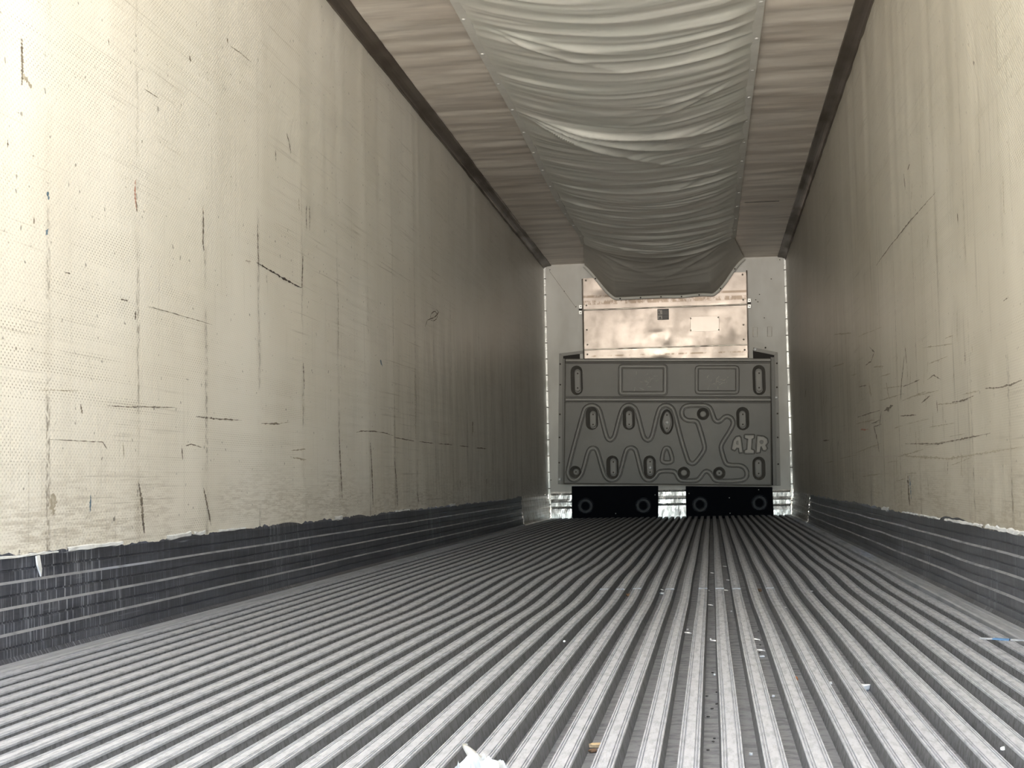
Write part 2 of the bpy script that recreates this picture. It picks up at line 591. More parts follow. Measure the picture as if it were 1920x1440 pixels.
# ---- liners: real ripples over the posts, ragged lower edge
def liner(name, x0, s, mat, seed, ztop, zlow, amp):
    ys = np.unique(np.concatenate([np.linspace(YB, 3, 40), np.linspace(3, 9, 330), np.linspace(9, L, 160)]))
    zs = np.concatenate([[0], np.linspace(.02, .25, 8), np.linspace(.30, ztop-zlow, 60)])
    n = len(ys)
    rag = .006*vnoise(ys*9, 0, seed)+.005*vnoise(ys*31, 0, seed+1)+.004*vnoise(ys*77, 2, seed+2)
    P = np.zeros((n, len(zs), 3))
    P[..., 1] = ys[:, None]
    wt = 1-np.clip(zs/.25, 0, 1)
    P[..., 2] = zlow+zs[None]+rag[:, None]*wt[None]
    Y, Z = P[..., 1], P[..., 2]
    ph = (Y-3.665)/.61*2*math.pi
    d = amp*(.0010*np.cos(ph)+.0016*vnoise(Y*4.2, Z*.35+3, seed+4)+.0022*vnoise(Y*1.1, Z*.6, seed+5)
             + .0009*vnoise(Y*11, Z*.5, seed+6))
    up = sstep(.8, 2.2, Z)*np.exp(-((Y-6.3)/1.9)**2)
    d += amp*(.0042 if s < 0 else .0010)*up*vnoise(Y*7, Z*.25, seed+7)
    P[..., 0] = x0+s*(.003+d)
    return tag(grid(name, P, mat, None, True, flip=s < 0), kind='structure')


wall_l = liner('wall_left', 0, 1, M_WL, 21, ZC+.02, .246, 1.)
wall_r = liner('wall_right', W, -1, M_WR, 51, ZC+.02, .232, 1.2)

# ---- kick plates (baseboards)
def kick(name, x0, s, h, seed, y_split):
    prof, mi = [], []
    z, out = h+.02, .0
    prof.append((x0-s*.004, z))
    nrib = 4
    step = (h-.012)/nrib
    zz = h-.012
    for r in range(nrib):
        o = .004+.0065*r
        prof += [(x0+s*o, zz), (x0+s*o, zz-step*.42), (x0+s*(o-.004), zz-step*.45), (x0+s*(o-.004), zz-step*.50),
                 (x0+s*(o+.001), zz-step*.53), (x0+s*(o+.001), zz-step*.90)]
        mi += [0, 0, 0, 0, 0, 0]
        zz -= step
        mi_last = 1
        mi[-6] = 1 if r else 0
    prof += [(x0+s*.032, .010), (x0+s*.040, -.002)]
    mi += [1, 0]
    ys = np.unique(np.concatenate([np.linspace(YB, y_split, 90)]))

    def warp(P):
        P = P.copy()
        P[..., 2] += .0022*vnoise(P[..., 1]*1.6, P[..., 2]*9, seed)*sstep(.01, .04, P[..., 2])*(1 if s > 0 else 1.9)
        P[..., 0] += s*.0018*vnoise(P[..., 1]*2.1, P[..., 2]*12, seed+1)
        return P
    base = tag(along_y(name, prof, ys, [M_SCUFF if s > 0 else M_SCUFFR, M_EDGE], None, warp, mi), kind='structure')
    pr2 = [(a+s*.0014, b) for a, b in prof]
    along_y('bright_plate', pr2, np.linspace(y_split-.06, L-.02, 40), M_SILVER if s < 0 else M_SILVERL, base,
            lambda P: P+np.stack([s*.0012*vnoise(P[..., 1]*5, P[..., 2]*12, seed+3), 0*P[..., 0], 0*P[..., 0]], -1))
    return base


kick_l = kick('baseboard_left', 0, 1, .250, 5, 13.35)
kick_r = kick('baseboard_right', W, -1, .236, 8, 13.0)

# ragged sealant left along the torn liner edges
def sealant(parent, x, s, runs, seed):
    for y0, y1, z0, hh in runs:
        ys = np.linspace(y0, y1, max(6, int((y1-y0)/.035)))
        lo = z0-hh*(.35+.65*np.abs(vnoise(ys*17, 1, seed)))
        hi = z0+hh*(.25+.6*np.abs(vnoise(ys*23, 5, seed)))
        P = np.zeros((len(ys), 4, 3))
        P[:, :, 1] = ys[:, None]
        for k, (t, xx) in enumerate(((0, .002), (.15, .0085), (.8, .0085), (1, .004))):
            P[:, k, 2] = lo*(1-t)+hi*t
            P[:, k, 0] = x+s*(xx+.002*vnoise(ys*40, k, seed))
        grid('sealant', P, M_SEAL, parent, False, flip=s < 0)
        seed += 1


sealant(wall_l, 0, 1, [(3.0, 3.72, .243, .006), (3.78, 4.15, .247, .010), (4.5, 4.72, .250, .014), (4.75, 4.86, .251, .012), (5.0, 5.3, .250, .006),
                       (6.6, 6.75, .25, .02), (7.9, 8.3, .25, .008), (9.6, 9.8, .25, .018)], 60)
sealant(wall_r, W, -1, [(3.4, 4.7, .236, .012), (4.75, 5.5, .235, .008), (5.6, 6.7, .233, .006), (7.2, 7.5, .232, .015)], 80)
# a flap of torn liner hanging over the left kick plate
fl = [(hit(px, py, 0, .012)) for px, py in ((66, 1043), (72, 1041), (76, 1066), (75, 1081), (68, 1060))]
fl = np.array(fl)
mesh('torn_flap', np.vstack([fl, fl+[.004, 0, 0]]), [(0, 1, 2, 3, 4), (9, 8, 7, 6, 5)]+[(i, (i+1) % 5, 5+(i+1) % 5, 5+i) for i in range(5)], M_SEAL, wall_l)

# ---- marks on the liners (flat, on the surface)
def stroke(parent, ax_v, s, pts, wpx, mat, name='rub_mark'):
    """a ragged rub mark through photo pixels lying on a side liner"""
    Q = np.array([hit(px, py, 0, ax_v) for px, py in pts])
    ln = sum(math.dist(pts[i], pts[i+1]) for i in range(len(pts)-1))
    n = int(max(5, ln/2.2))
    t = np.linspace(0, 1, len(Q))
    tt = np.linspace(0, 1, n)
    C = np.stack([np.interp(tt, t, Q[:, i]) for i in range(3)], 1)
    T = np.gradient(C, axis=0)
    T /= np.linalg.norm(T, axis=1)[:, None]+1e-9
    N = np.cross(T, [1, 0, 0])
    # width in metres across the stroke from its width in pixels at this distance
    wd = wpx*np.linalg.norm(C-CAM, axis=1)/F
    wd = wd*np.clip(.6+.9*RNG.uniform(-.5, .6, n), .12, 1.2)*np.minimum(1, .35+3*np.minimum(tt, 1-tt))
    C = C+N*(wd*RNG.uniform(-.3, .3, n))[:, None]
    hor = np.abs(N[:, 1])
    wd = wd*(1+1.6*hor)      # a mark's width along the trailer is seen edge-on
    V = np.zeros((n, 3, 3))
    for k, e in enumerate((-.5, 0, .5)):
        V[:, k] = C+N*(wd*e)[:, None]
    V[..., 0] = ax_v+s*(.0082 if False else 0)
    o = grid(name, V, mat, parent, False)
    # lay the mark on the rippled liner
    me = parent.data
    return o


def snap_to_wall(objs, wall, s):
    from mathutils.bvhtree import BVHTree
    me = wall.data
    bvh = BVHTree.FromPolygons([v.co.copy() for v in me.vertices], [tuple(p.vertices) for p in me.polygons])
    for o in objs:
        for v in o.data.vertices:
            h = bvh.ray_cast(Vector((W/2, v.co.y, v.co.z)), Vector((-s, 0, 0)))
            if h[0] is not None:
                v.co.x = h[0].x+s*.0009


marks = []
def ml(pts, w=2.5, mat=None): marks.append(stroke(wall_l, 0., 1, pts, w, mat or M_MARK))
ml([(37, 72), (37, 100), (38, 130), (37, 160)], 4)
ml([(38, 140), (46, 150), (55, 164)], 9, M_MARK2)
ml([(478, 492), (500, 505), (530, 522), (562, 540)], 4.5, M_GOUGE)
ml([(458, 489), (468, 491)], 3, M_STICKL)
ml([(364, 781), (400, 785), (452, 788)], 3.2)
ml([(488, 794), (524, 795)], 3.5)
ml([(524, 794), (543, 791)], 1.8, M_MARK2)
ml([(667, 811), (678, 808), (700, 809), (722, 812), (735, 817)], 2)
ml([(737, 820), (760, 824), (775, 827)], 2)
ml([(784, 828), (812, 831)], 2); ml([(821, 832), (846, 834)], 2); ml([(861, 836), (880, 838)], 1.8); ml([(890, 840), (912, 841)], 1.8)
ml([(797, 612), (801, 600), (810, 597), (818, 592), (822, 585), (818, 580)], 2)
ml([(806, 600), (812, 602), (818, 598), (821, 590), (815, 583), (808, 588), (806, 600)], 1.6)
ml([(885, 792), (886, 803), (884, 817)], 6, M_MARK2); ml([(886, 790), (886, 804)], 3)
ml([(198, 761), (235, 763), (268, 763), (325, 764)], 2.2)
ml([(572, 385), (571, 400), (572, 430)], 2.2); ml([(578, 386), (578, 432)], 2.2); ml([(557, 372), (558, 395)], 2, M_MARK2)
ml([(514, 281), (515, 303)], 2); ml([(535, 250), (540, 268), (543, 288)], 2)
ml([(199, 72), (201, 85)], 2); ml([(268, 168), (282, 177), (294, 184)], 2); ml([(352, 104), (354, 116)], 4)
ml([(424, 72), (426, 82)], 3); ml([(430, 86), (452, 102), (470, 118)], 1.6)
ml([(250, 338), (249, 360), (250, 376), (252, 392)], 3, M_MARKR)
ml([(251, 376), (253, 398)], 2.5)
ml([(84, 360), (88, 374)], 6, M_MARKB); ml([(82, 432), (86, 440)], 9, M_MARKB); ml([(712, 676), (716, 686)], 6, M_MARKB)
ml([(60, 406), (60, 420)], 2); ml([(12, 262), (12, 276)], 2.4)
ml([(377, 385), (378, 420), (377, 455), (379, 470)], 3); ml([(480, 420), (481, 470), (482, 500)], 2.4)
ml([(119, 511), (129, 513)], 3); ml([(222, 561), (236, 564)], 2.5); ml([(273, 575), (310, 584), (395, 609)], 1.8)
ml([(250, 583), (250, 600)], 4); ml([(70, 731), (145, 733)], 2, M_MARK2); ml([(90, 824), (190, 829), (198, 842)], 1.8)
ml([(149, 758), (152, 776)], 3); ml([(227, 830), (229, 858)], 2.2, M_MARK2); ml([(168, 928), (167, 960)], 3.2, M_MARKB)
ml([(97, 925), (96, 950), (98, 965)], 12, M_MARK2); ml([(338, 835), (340, 862)], 2); ml([(345, 836), (356, 833), (374, 839)], 1.8)
ml([(256, 905), (262, 940), (264, 975), (267, 1000)], 5); ml([(378, 915), (386, 950), (393, 985)], 4)
ml([(565, 480), (563, 540)], 3); ml([(566, 680), (568, 730)], 2.5); ml([(632, 545), (633, 660)], 2, M_MARK2); ml([(634, 820), (637, 880), (640, 935)], 3)
ml([(692, 830), (695, 885), (697, 948)], 3); ml([(737, 855), (742, 910), (744, 950)], 3.2); ml([(776, 690), (778, 820)], 1.8, M_MARK2); ml([(780, 920), (784, 945)], 2.5)
ml([(862, 900), (863, 913)], 3); ml([(911, 898), (912, 908)], 3); ml([(545, 845), (570, 842)], 3, M_MARK2); ml([(548, 858), (572, 862)], 4, M_MARK2)
snap_to_wall(marks, wall_l, 1)
marks = []
def mr(pts, w=2.5, mat=None): marks.append(stroke(wall_r, W, -1, pts, w*1.2, mat or M_MARK))
mr([(1785, 754), (1800, 753), (1815, 748), (1828, 742)], 3)
mr([(1849, 728), (1875, 727), (1900, 721), (1919, 712)], 3)
mr([(1705, 892), (1706, 920), (1709, 948)], 9); mr([(1708, 890), (1711, 935)], 4, M_MARKB)
mr([(1698, 668), (1693, 712), (1690, 752)], 2.2); mr([(1640, 800), (1647, 830), (1650, 848)], 3.5); mr([(1655, 772), (1650, 800)], 2.2)
mr([(1632, 720), (1636, 742)], 7, M_MARK2); mr([(1663, 718), (1668, 745)], 6, M_MARK2); mr([(1660, 770), (1676, 760)], 7)
mr([(1625, 685), (1635, 678), (1640, 660), (1632, 650)], 2.2); mr([(1612, 775), (1613, 700), (1611, 640)], 2, M_MARK2)
mr([(1740, 712), (1752, 703), (1765, 712)], 2.2); mr([(1730, 755), (1745, 742)], 3); mr([(1696, 725), (1722, 714), (1726, 712)], 2.6)
mr([(1812, 660), (1812, 682)], 2.2); mr([(1885, 564), (1893, 559)], 4); mr([(1615, 806), (1632, 805)], 3, M_MARKR)
mr([(1640, 800), (1655, 795)], 2.5); mr([(1700, 832), (1760, 832), (1860, 812)], 2.4); mr([(1690, 780), (1720, 778)], 2)
mr([(1620, 855), (1660, 857), (1700, 852)], 3, M_STICKL); mr([(1700, 855), (1780, 860), (1920, 838)], 4, M_MARK2)
mr([(1600, 885), (1600, 905)], 2.5); mr([(1510, 745), (1512, 730)], 3); mr([(1795, 640), (1795, 580)], 1.8, M_MARK2)
mr([(1574, 820), (1572, 842)], 2); mr([(1544, 826), (1556, 825)], 2); mr([(1697, 326), (1700, 356)], 2.6); mr([(1708, 308), (1704, 318)], 3)
mr([(1712, 340), (1711, 378)], 1.8, M_MARK2); mr([(1797, 400), (1798, 418)], 3); mr([(1755, 360), (1720, 400), (1660, 475), (1645, 498)], 2.2)
mr([(1739, 465), (1742, 440)], 2, M_MARK2); mr([(1884, 330), (1886, 400)], 2, M_MARK2); mr([(1826, 115), (1827, 121)], 3)
for _ in range(70):
    px, py = random.uniform(1540, 1830), random.uniform(610, 905)
    if random.random() < .5:
        mr([(px, py), (px+random.uniform(-3, 3), py+random.uniform(12, 45))], random.uniform(1.2, 2.4), M_MARK2 if random.random() < .85 else None)
    else:
        ln = random.uniform(12, 55)
        mr([(px, py), (px+ln, py-ln*random.uniform(.05, .45))], random.uniform(1.2, 2.4), M_MARK2 if random.random() < .85 else None)
snap_to_wall(marks, wall_r, -1)

# ---- ceiling with crosswise wrinkles
ys = np.unique(np.concatenate([np.linspace(YB, 6, 30), np.linspace(6, L, 420)]))
xs = np.linspace(-.04, W+.04, 46)
P = np.zeros((len(ys), len(xs), 3))
P[..., 0], P[..., 1] = xs[None], ys[:, None]
X, Y = P[..., 0], P[..., 1]
wr = .0030*vnoise(Y*5.5+X*.8, X*1.9, 90)+.0030*vnoise(Y*12+X*1.5, X*2.8, 91)+.0012*vnoise(Y*27, X*4, 93)+.004*vnoise(Y*1.5, X*1.1, 92)
wr = wr*(.45+.9*np.exp(-((X-.5)/.35)**2)+.9*np.exp(-((X-2.)/.35)**2))
P[..., 2] = ZC+wr
ceiling = tag(grid('ceiling', P, M_CEIL, None, True, flip=True), kind='structure')
for y0 in (12.05,):   # seam with a torn edge in the ceiling skin right of the chute
    a, b = hit(1396, 380, 2, ZC-.006), hit(1461, 377, 2, ZC-.006)
    P = np.zeros((14, 2, 3))
    for i in range(14):
        t = i/13
        c = a*(1-t)+b*t
        P[i, 0] = c+[0, -.010-.004*random.random(), 0]
        P[i, 1] = c+[0, .010+.004*random.random(), 0]
    grid('ceiling_seam', P, M_TRIM, ceiling, False)

# ---- cove mouldings between liners and ceiling
for i, (x0, s) in enumerate(((0, 1), (W, -1))):
    pr = [(x0+s*.001, 2.598), (x0+s*.013, 2.598), (x0+s*.015, 2.606), (x0+s*.022, 2.612), (x0+s*.034, 2.618), (x0+s*.050, 2.6225), (x0+s*.080, 2.626), (x0+s*.084, 2.630), (x0+s*.084, 2.645)]
    t = along_y('trim_%d' % (i+1), pr, np.linspace(YB, L-.01, 120), M_TRIM, None,
                lambda P: P+np.stack([0*P[..., 0], 0*P[..., 0], .0012*vnoise(P[..., 1]*2, P[..., 0]*8, 33)], -1))
    tag(t, kind='structure')

# ---- front wall
def E(px, py, y=L):
    p = hit(px, py, 1, y)
    return (p[0], p[2])


def EP(pts, y=L):
    return [E(a, b, y) for a, b in pts]


wall_f = box('wall_front', (-.02, L, -.06), (W+.02, L+.05, ZC+.05), M_WHITE)
tag(wall_f, kind='structure')
xl, xr_ = .405, 2.09
zs = 1.30
for x0, x1, z0, z1 in ((.026, xl-.045, zs+.004, ZC-.012), (.026, xl-.045, .27, zs-.004), (xr_+.05, W-.026, zs+.004, ZC-.012), (xr_+.05, W-.026, .25, zs-.004)):
    box('wall_panel', (x0, L-.008, z0), (x1, L+.001, z1), M_WHITE, wall_f, .002)
for x0, x1 in ((xl-.042, xl-.010), (xr_+.012, xr_+.047)):
    box('post_strip', (x0, L-.014, 1.30), (x1, L+.001, ZC-.012), M_WHITE, wall_f, .003)
box('header_strip', (xl-.008, L-.010, 2.535), (xr_+.010, L+.001, ZC-.012), M_WHITE, wall_f, .003)
riv = dome_mesh('rivet', .0055, .003, M_DARKROD)
for x0, x1 in ((.0, .026), (W-.026, W)):
    box('corner_angle', (x0+.004, L-.020, .02), (x1-.004, L-.004, ZC-.012), M_BEAD, wall_f, .003)
    for k in range(15):
        zz = .14+k*.168
        box('angle_clip', (x0, L-.023, zz-.0045), (x1, L-.006, zz+.0045), M_DARKROD, wall_f, .001)
for px, py in ((1031, 506), (1058, 546), (1080, 575), (1462, 487), (1446, 523), (1424, 552), (1417, 562), (1421, 566), (1433, 596), (1033, 900)):
    p = hit(px, py, 1, L-.008)
    link('rivet', riv, wall_f, (p[0], L-.008, p[2]))
# faint pencil line and two little worn rectangles on the white panels
a, b = np.array(E(1030, 508)), np.array(E(1080, 577))
ridge('pencil_line', [a, b], False, .004, .0006, L-.008, M_RIVET, wall_f)
for cx, cy in ((1416, 623), (1443, 622)):
    q = EP([(cx-4, cy-9), (cx+4, cy-9), (cx+4, cy+9), (cx-4, cy+9)])
    ridge('worn_outline', q, True, .006, .0006, L-.008, M_RIVET, wall_f)


def front_kick(x0, x1, z1):
    zz = [z1, z1-.02, z1-.06, z1-.085, z1-.095, z1-.135, z1-.15, z1-.16, .05, -.031]
    yy = [.006, .014, .014, .020, .013, .013, .026, .016, .022, .024]
    n = 14
    P = np.zeros((n, len(zz), 3))
    P[..., 0] = np.linspace(x0, x1, n)[:, None]
    P[..., 2] = np.array(zz)[None]
    P[..., 1] = L-np.array(yy)[None]
    P[..., 1] += .003*vnoise(P[..., 0]*22, P[..., 2]*30, 14)
    grid('front_kick_plate', P, M_SILVERX, wall_f, False, flip=True)


front_kick(.03, .262, .255)
front_kick(1.09, 1.44, .27)
front_kick(2.285, W-.028, .245)

# ================================================================== THINGS
# ---- evaporator cover of shiny sheet metal
def C5(x, y): return (1080+x/5.647, 490+y/5.647)


YP = L-.012
ev = thing('evaporator_cover', (1.25, L, 1.66), 'shiny riveted sheet metal evaporator cover on the white front wall', 'metal cover')
def sheet(name, quad, yf, dents):
    """sheet with soft dents between four photo corners (tl, tr, br, bl)"""
    q = np.array([E(*C5(*p), y=yf) for p in quad])
    nu, nv = 60, 26
    u, v = np.meshgrid(np.linspace(0, 1, nu), np.linspace(0, 1, nv), indexing='ij')
    XZ = ((q[0]*(1-u[..., None])+q[1]*u[..., None])*(1-v[..., None])+(q[3]*(1-u[..., None])+q[2]*u[..., None])*v[..., None])
    P = np.zeros((nu, nv, 3))
    P[..., 0], P[..., 2] = XZ[..., 0], XZ[..., 1]
    d = .0008*vnoise(XZ[..., 0]*3.3, XZ[..., 1]*4, 71)
    for (cx, cy), rad, dep in dents:
        c = E(*C5(cx, cy), y=yf)
        d = d+dep*np.exp(-(((XZ[..., 0]-c[0])/rad[0])**2+((XZ[..., 1]-c[1])/rad[1])**2))
    edge = np.minimum(np.minimum(u, 1-u)*nu, np.minimum(v, 1-v)*nv)
    d = d*np.clip(edge/2, 0, 1)
    P[..., 1] = yf+d
    return grid(name, P, M_SHEET, ev, True, flip=True)


sheet('upper_sheet', [(75, 185), (1800, 118), (1812, 452), (84, 512)], YP, [((300, 300), (.1, .06), .004)])
sheet('middle_sheet', [(86, 528), (1814, 468), (1815, 880), (90, 934)], YP,
      [((960, 830), (.035, .05), .006), ((860, 760), (.07, .03), -.0035), ((1690, 760), (.05, .08), .005)])
sheet('lower_sheet', [(91, 944), (1815, 890), (1816, 1022), (92, 1030)], YP, [((900, 990), (.08, .03), .004)])
for p0, p1 in (((84, 520), (1815, 460)), ((90, 939), (1815, 885))):
    ridge('seam_rib', [np.array(E(*C5(*p0), y=YP)), np.array(E(*C5(*p1), y=YP))], False, .014, .006, YP, M_RIVET, ev)
rv = dome_mesh('cover_rivet', .0095, .006, M_RIVET)
for x, y in ((107, 207), (112, 470), (117, 728), (123, 884), (123, 988), (1762, 145), (1770, 410), (1772, 675), (1775, 830), (1785, 940)):
    p = E(*C5(x, y), y=YP)
    link('rivet', rv, ev, (p[0], YP-.0005, p[1]))
pl = prism('name_plate', EP([C5(*p) for p in ((1210, 590), (1515, 584), (1518, 742), (1213, 748))], YP-.007), [], YP-.007, YP, M_PLATE, ev, .002)
for x, y in ((1216, 607), (1506, 597), (1511, 727), (1216, 733)):
    p = E(*C5(x, y), y=YP-.007)
    link('rivet', rv, pl, (p[0], YP-.0072, p[1])).scale = (.8, .8, .8)
st = prism('warning_label', EP([C5(*p) for p in ((862, 508), (983, 504), (985, 620), (864, 624))], YP-.003), [], YP-.003, YP, M_STICK, ev)
for y0, y1, kk in ((520, 566, 0), (576, 616, 1)):
    prism('pictogram', EP([C5(*p) for p in ((868, y0), (914, y0-1), (915, y1-1), (869, y1))], YP-.0042), [], YP-.0042, YP-.003, M_STICKL, st)
    if kk:
        tri = [(874, y1-4), (893, y0+8), (908, y1-4)]
    else:
        tri = [(874, y0+8), (888, y0+12), (884, y0+26), (898, y1-8), (876, y1-12)]
    prism('pictogram', EP([C5(*p) for p in tri], YP-.005), [], YP-.005, YP-.0042, M_STICK, st)
for y0 in (538, 556, 588, 604):
    prism('print_line', EP([C5(*p) for p in ((924, y0), (974, y0-2), (974, y0+2), (924, y0+4))], YP-.0036), [], YP-.0036, YP-.003, M_TRIM, st)
for x, y in ((50, 512), (1833, 445)):
    for dy in (-28, 34):
        q = [(x-16, y+dy-20), (x+16, y+dy-20), (x+16, y+dy+20), (x-16, y+dy+20)]
        cl = prism('clip', EP([C5(*p) for p in q], L-.03), [], L-.03, L-.01, M_BEAD, ev, .002)
        p = E(*C5(x, y+dy), y=L-.03)
        link('rivet', rv, cl, (p[0], L-.030, p[1])).scale = (.7, .7, .7)
    prism('clip_rod', EP([C5(*p) for p in ((x-18, y-6), (x+18, y-7), (x+18, y+6), (x-18, y+7))], L-.034), [], L-.034, L-.01, M_DARK, ev)
for q in ([(62, 190), (76, 188), (92, 1030), (78, 1030)], [(1800, 100), (1814, 98), (1830, 1022), (1816, 1022)]):
    prism('side_channel', EP([C5(*p) for p in q], L-.022), [], L-.022, L-.004, M_TRIM, ev, .002)

ev.location.y -= .030            # the cover stands just clear of the wall's trims

# ---- moulded bulkhead
def C2(x, y): return (1000+x/3.6923, 640+y/3.6923)


YF = L-.13
def BP(pts, y=YF):
    return [E(*C2(a, b), y=y) for a, b in pts]


def rad(r):                     # crop pixels to metres on the bulkhead face
    return r/3.6923*(YF+.3)/F


bk = thing('return_air_bulkhead', (1.25, L-.07, .33), 'dark grey moulded plastic bulkhead with raised wavy lettering', 'bulkhead')
slots = [((300, 270), 41, 101, (303, 272), 17, 72), ((1563, 268), 43, 102, (1563, 270), 18, 72), ((405, 533), 42, 79, (410, 541), 20, 50),
         ((661, 533), 42, 79, (661, 540), 20, 50), ((1450, 535), 43, 79, (1450, 540), 19, 50), ((548, 872), 42, 80, (551, 872), 18, 52),
         ((806, 872), 42, 80, (806, 870), 18, 52), ((1562, 880), 43, 79, (1560, 880), 18, 52)]
rounds = [((290, 905), 42, (292, 904), 17), ((1175, 502), 42, (1175, 502), 18), ((1042, 912), 42, (1042, 910), 18), ((1287, 912), 42, (1287, 912), 18)]
YD = L-.045                      # bottom of the pockets
pockets = []
for c, hw, hh, pc, pw, ph in slots:
    pockets.append((stadium(BP([c])[0], rad(hw), rad(hh)), stadium(BP([pc])[0], rad(hw*.52), rad(hh-hw*.46)), stadium(BP([pc])[0], rad(pw), rad(ph)), pc, ph))
for c, r, pc, pr_ in rounds:
    pockets.append((stadium(BP([c])[0], rad(r), rad(r), 12), stadium(BP([pc])[0], rad(r*.5), rad(r*.5), 12), stadium(BP([pc])[0], rad(pr_), rad(pr_), 12), pc, 0))
hexo = chaikin([(905, 470), (945, 470), (972, 530), (972, 590), (945, 645), (903, 645), (874, 590), (876, 530)], True, 2)
hexi = chaikin([(912, 485), (938, 485), (958, 540), (958, 580), (938, 628), (912, 628), (892, 580), (892, 540)], True, 2)
hexp = chaikin([(914, 492), (936, 492), (954, 548), (952, 568), (934, 620), (914, 620), (898, 568), (896, 548)], True, 2)
pockets.append((BP(hexo), BP(hexi), BP(hexp), (923, 556), 66))
outer = BP([(219, 122), (640, 122), (1200, 120), (1645, 117), (1648, 560), (1652, 1000), (1300, 998), (1060, 990), (900, 992), (560, 990), (208, 985), (214, 500)])
MAXX = [(238, 890), (345, 492), (362, 456), (405, 440), (448, 458), (465, 495), (500, 640), (512, 672), (532, 687), (555, 672), (568, 640), (603, 500),
        (622, 456), (662, 438), (702, 458), (720, 495), (755, 640), (770, 674), (792, 687), (815, 674), (828, 640), (860, 500), (880, 455), (918, 440),
        (958, 456), (978, 495), (1020, 670), (1065, 815), (1078, 840), (1102, 848), (1126, 838), (1180, 762), (1186, 735), (1180, 700), (1145, 580),
        (1132, 556), (1110, 550), (1070, 550), (1038, 532), (1024, 495), (1036, 460), (1068, 443), (1190, 443), (1224, 460), (1240, 500), (1252, 540),
        (1272, 558), (1300, 550), (1320, 525), (1345, 518), (1374, 533), (1386, 565), (1374, 600), (1310, 700), (1298, 730), (1304, 765), (1325, 830),
        (1340, 853), (1370, 858), (1430, 858), (1464, 875), (1482, 910), (1474, 947), (1440, 966), (1280, 969), (1250, 956), (1235, 925), (1218, 905),
        (1195, 898), (1175, 913), (1155, 945), (1130, 966), (1030, 966), (1005, 951), (990, 915), (970, 899), (890, 897), (862, 910), (840, 945),
        (810, 963), (775, 956), (750, 920), (715, 770), (702, 744), (675, 734), (648, 746), (636, 775), (605, 900), (590, 940), (565, 960), (535, 963),
        (505, 946), (485, 910), (450, 780), (438, 748), (415, 736), (390, 746), (376, 775), (345, 895), (325, 937), (290, 964), (260, 956), (240, 925)]
def C8(x, y): return ((1250+x/6.546-1000)*3.6923, (760+y/6.546-640)*3.6923)
LET = [([(858, 392), (892, 385), (904, 400), (927, 572), (898, 575), (891, 522), (858, 517), (834, 548), (804, 533), (827, 432)],
        [(858, 442), (877, 432), (883, 483), (862, 480), (852, 468)]),
       ([(963, 369), (1067, 369), (1067, 396), (1041, 406), (1033, 545), (1067, 559), (1067, 585), (963, 585), (963, 559), (992, 548), (1003, 406), (963, 396)], None),
       ([(1116, 381), (1190, 389), (1228, 416), (1236, 455), (1209, 490), (1227, 530), (1211, 550), (1186, 546), (1165, 502), (1146, 507), (1139, 573), (1106, 577)],
        [(1165+24*math.cos(t*math.pi/5), 450+24*math.sin(t*math.pi/5)) for t in range(10)])]

RW = rad(15)
outline = chaikin(MAXX, True, 2)
inner_a = chaikin([(905, 745), (925, 735), (944, 748), (964, 820), (956, 836), (925, 841), (898, 836), (888, 817)], True, 2)
def frame_path(x0, y0, x1, y1, r=16):
    return [(x0+r, y0), ((x0+x1)/2, y0), (x1-r, y0), (x1-4, y0+4), (x1, y0+r), (x1, y1-r), (x1-4, y1-4), (x1-r, y1), ((x0+x1)/2, y1), (x0+r, y1), (x0+4, y1-4), (x0, y1-r), (x0, y0+r), (x0+4, y0+4)]


FRAMES = [(frame_path(603, 174, 914, 362), 17), (frame_path(1131, 180, 1413, 354), 10)]
RIBS = [((226, 133), (1642, 130)), ((226, 404), (1642, 405))]


def seg_dist(X, Z, path, closed):
    P_ = np.array(path, float)
    Q_ = np.roll(P_, -1, 0) if closed else P_[1:]
    D_ = np.full(X.shape, 9.)
    for a, b in zip(P_, Q_):
        lo, hi = np.minimum(a, b)-.04, np.maximum(a, b)+.04
        k = (X > lo[0]) & (X < hi[0]) & (Z > lo[1]) & (Z < hi[1])
        if not k.any():
            continue
        ab = b-a
        px_, pz_ = X[k]-a[0], Z[k]-a[1]
        t = np.clip((px_*ab[0]+pz_*ab[1])/(ab@ab+1e-12), 0, 1)
        D_[k] = np.minimum(D_[k], np.hypot(px_-t*ab[0], pz_-t*ab[1]))
    return D_


def inside(X, Z, poly):
    P_ = np.array(poly, float)
    r = np.zeros(X.shape, bool)
    lo, hi = P_.min(0), P_.max(0)
    k = (X > lo[0]) & (X < hi[0]) & (Z > lo[1]) & (Z < hi[1])
    x, z = X[k], Z[k]
    c = np.zeros(x.shape, bool)
    for a, b in zip(P_, np.roll(P_, -1, 0)):
        if a[1] != b[1]:
            c ^= ((a[1] > z) != (b[1] > z)) & (x < (b[0]-a[0])*(z-a[1])/(b[1]-a[1])+a[0])
    r[k] = c
    return r


q = np.array(BP([(219, 120), (1646, 117), (1652, 1000), (208, 987)]))
nu, nv = 460, 290
u, v = np.meshgrid(np.linspace(0, 1, nu), np.linspace(0, 1, nv), indexing='ij')
XZ = (q[0]*(1-u[..., None])+q[1]*u[..., None])*(1-v[..., None])+(q[3]*(1-u[..., None])+q[2]*u[..., None])*v[..., None]
XB, ZB = XZ[..., 0], XZ[..., 1]
dep = .0012*vnoise(XB*3, ZB*3, 17)
def groove(d, w, dp):               # channel on both sides of a raised line of width w
    return dp*sstep(w*.5+.012, w*.5+.007, d)


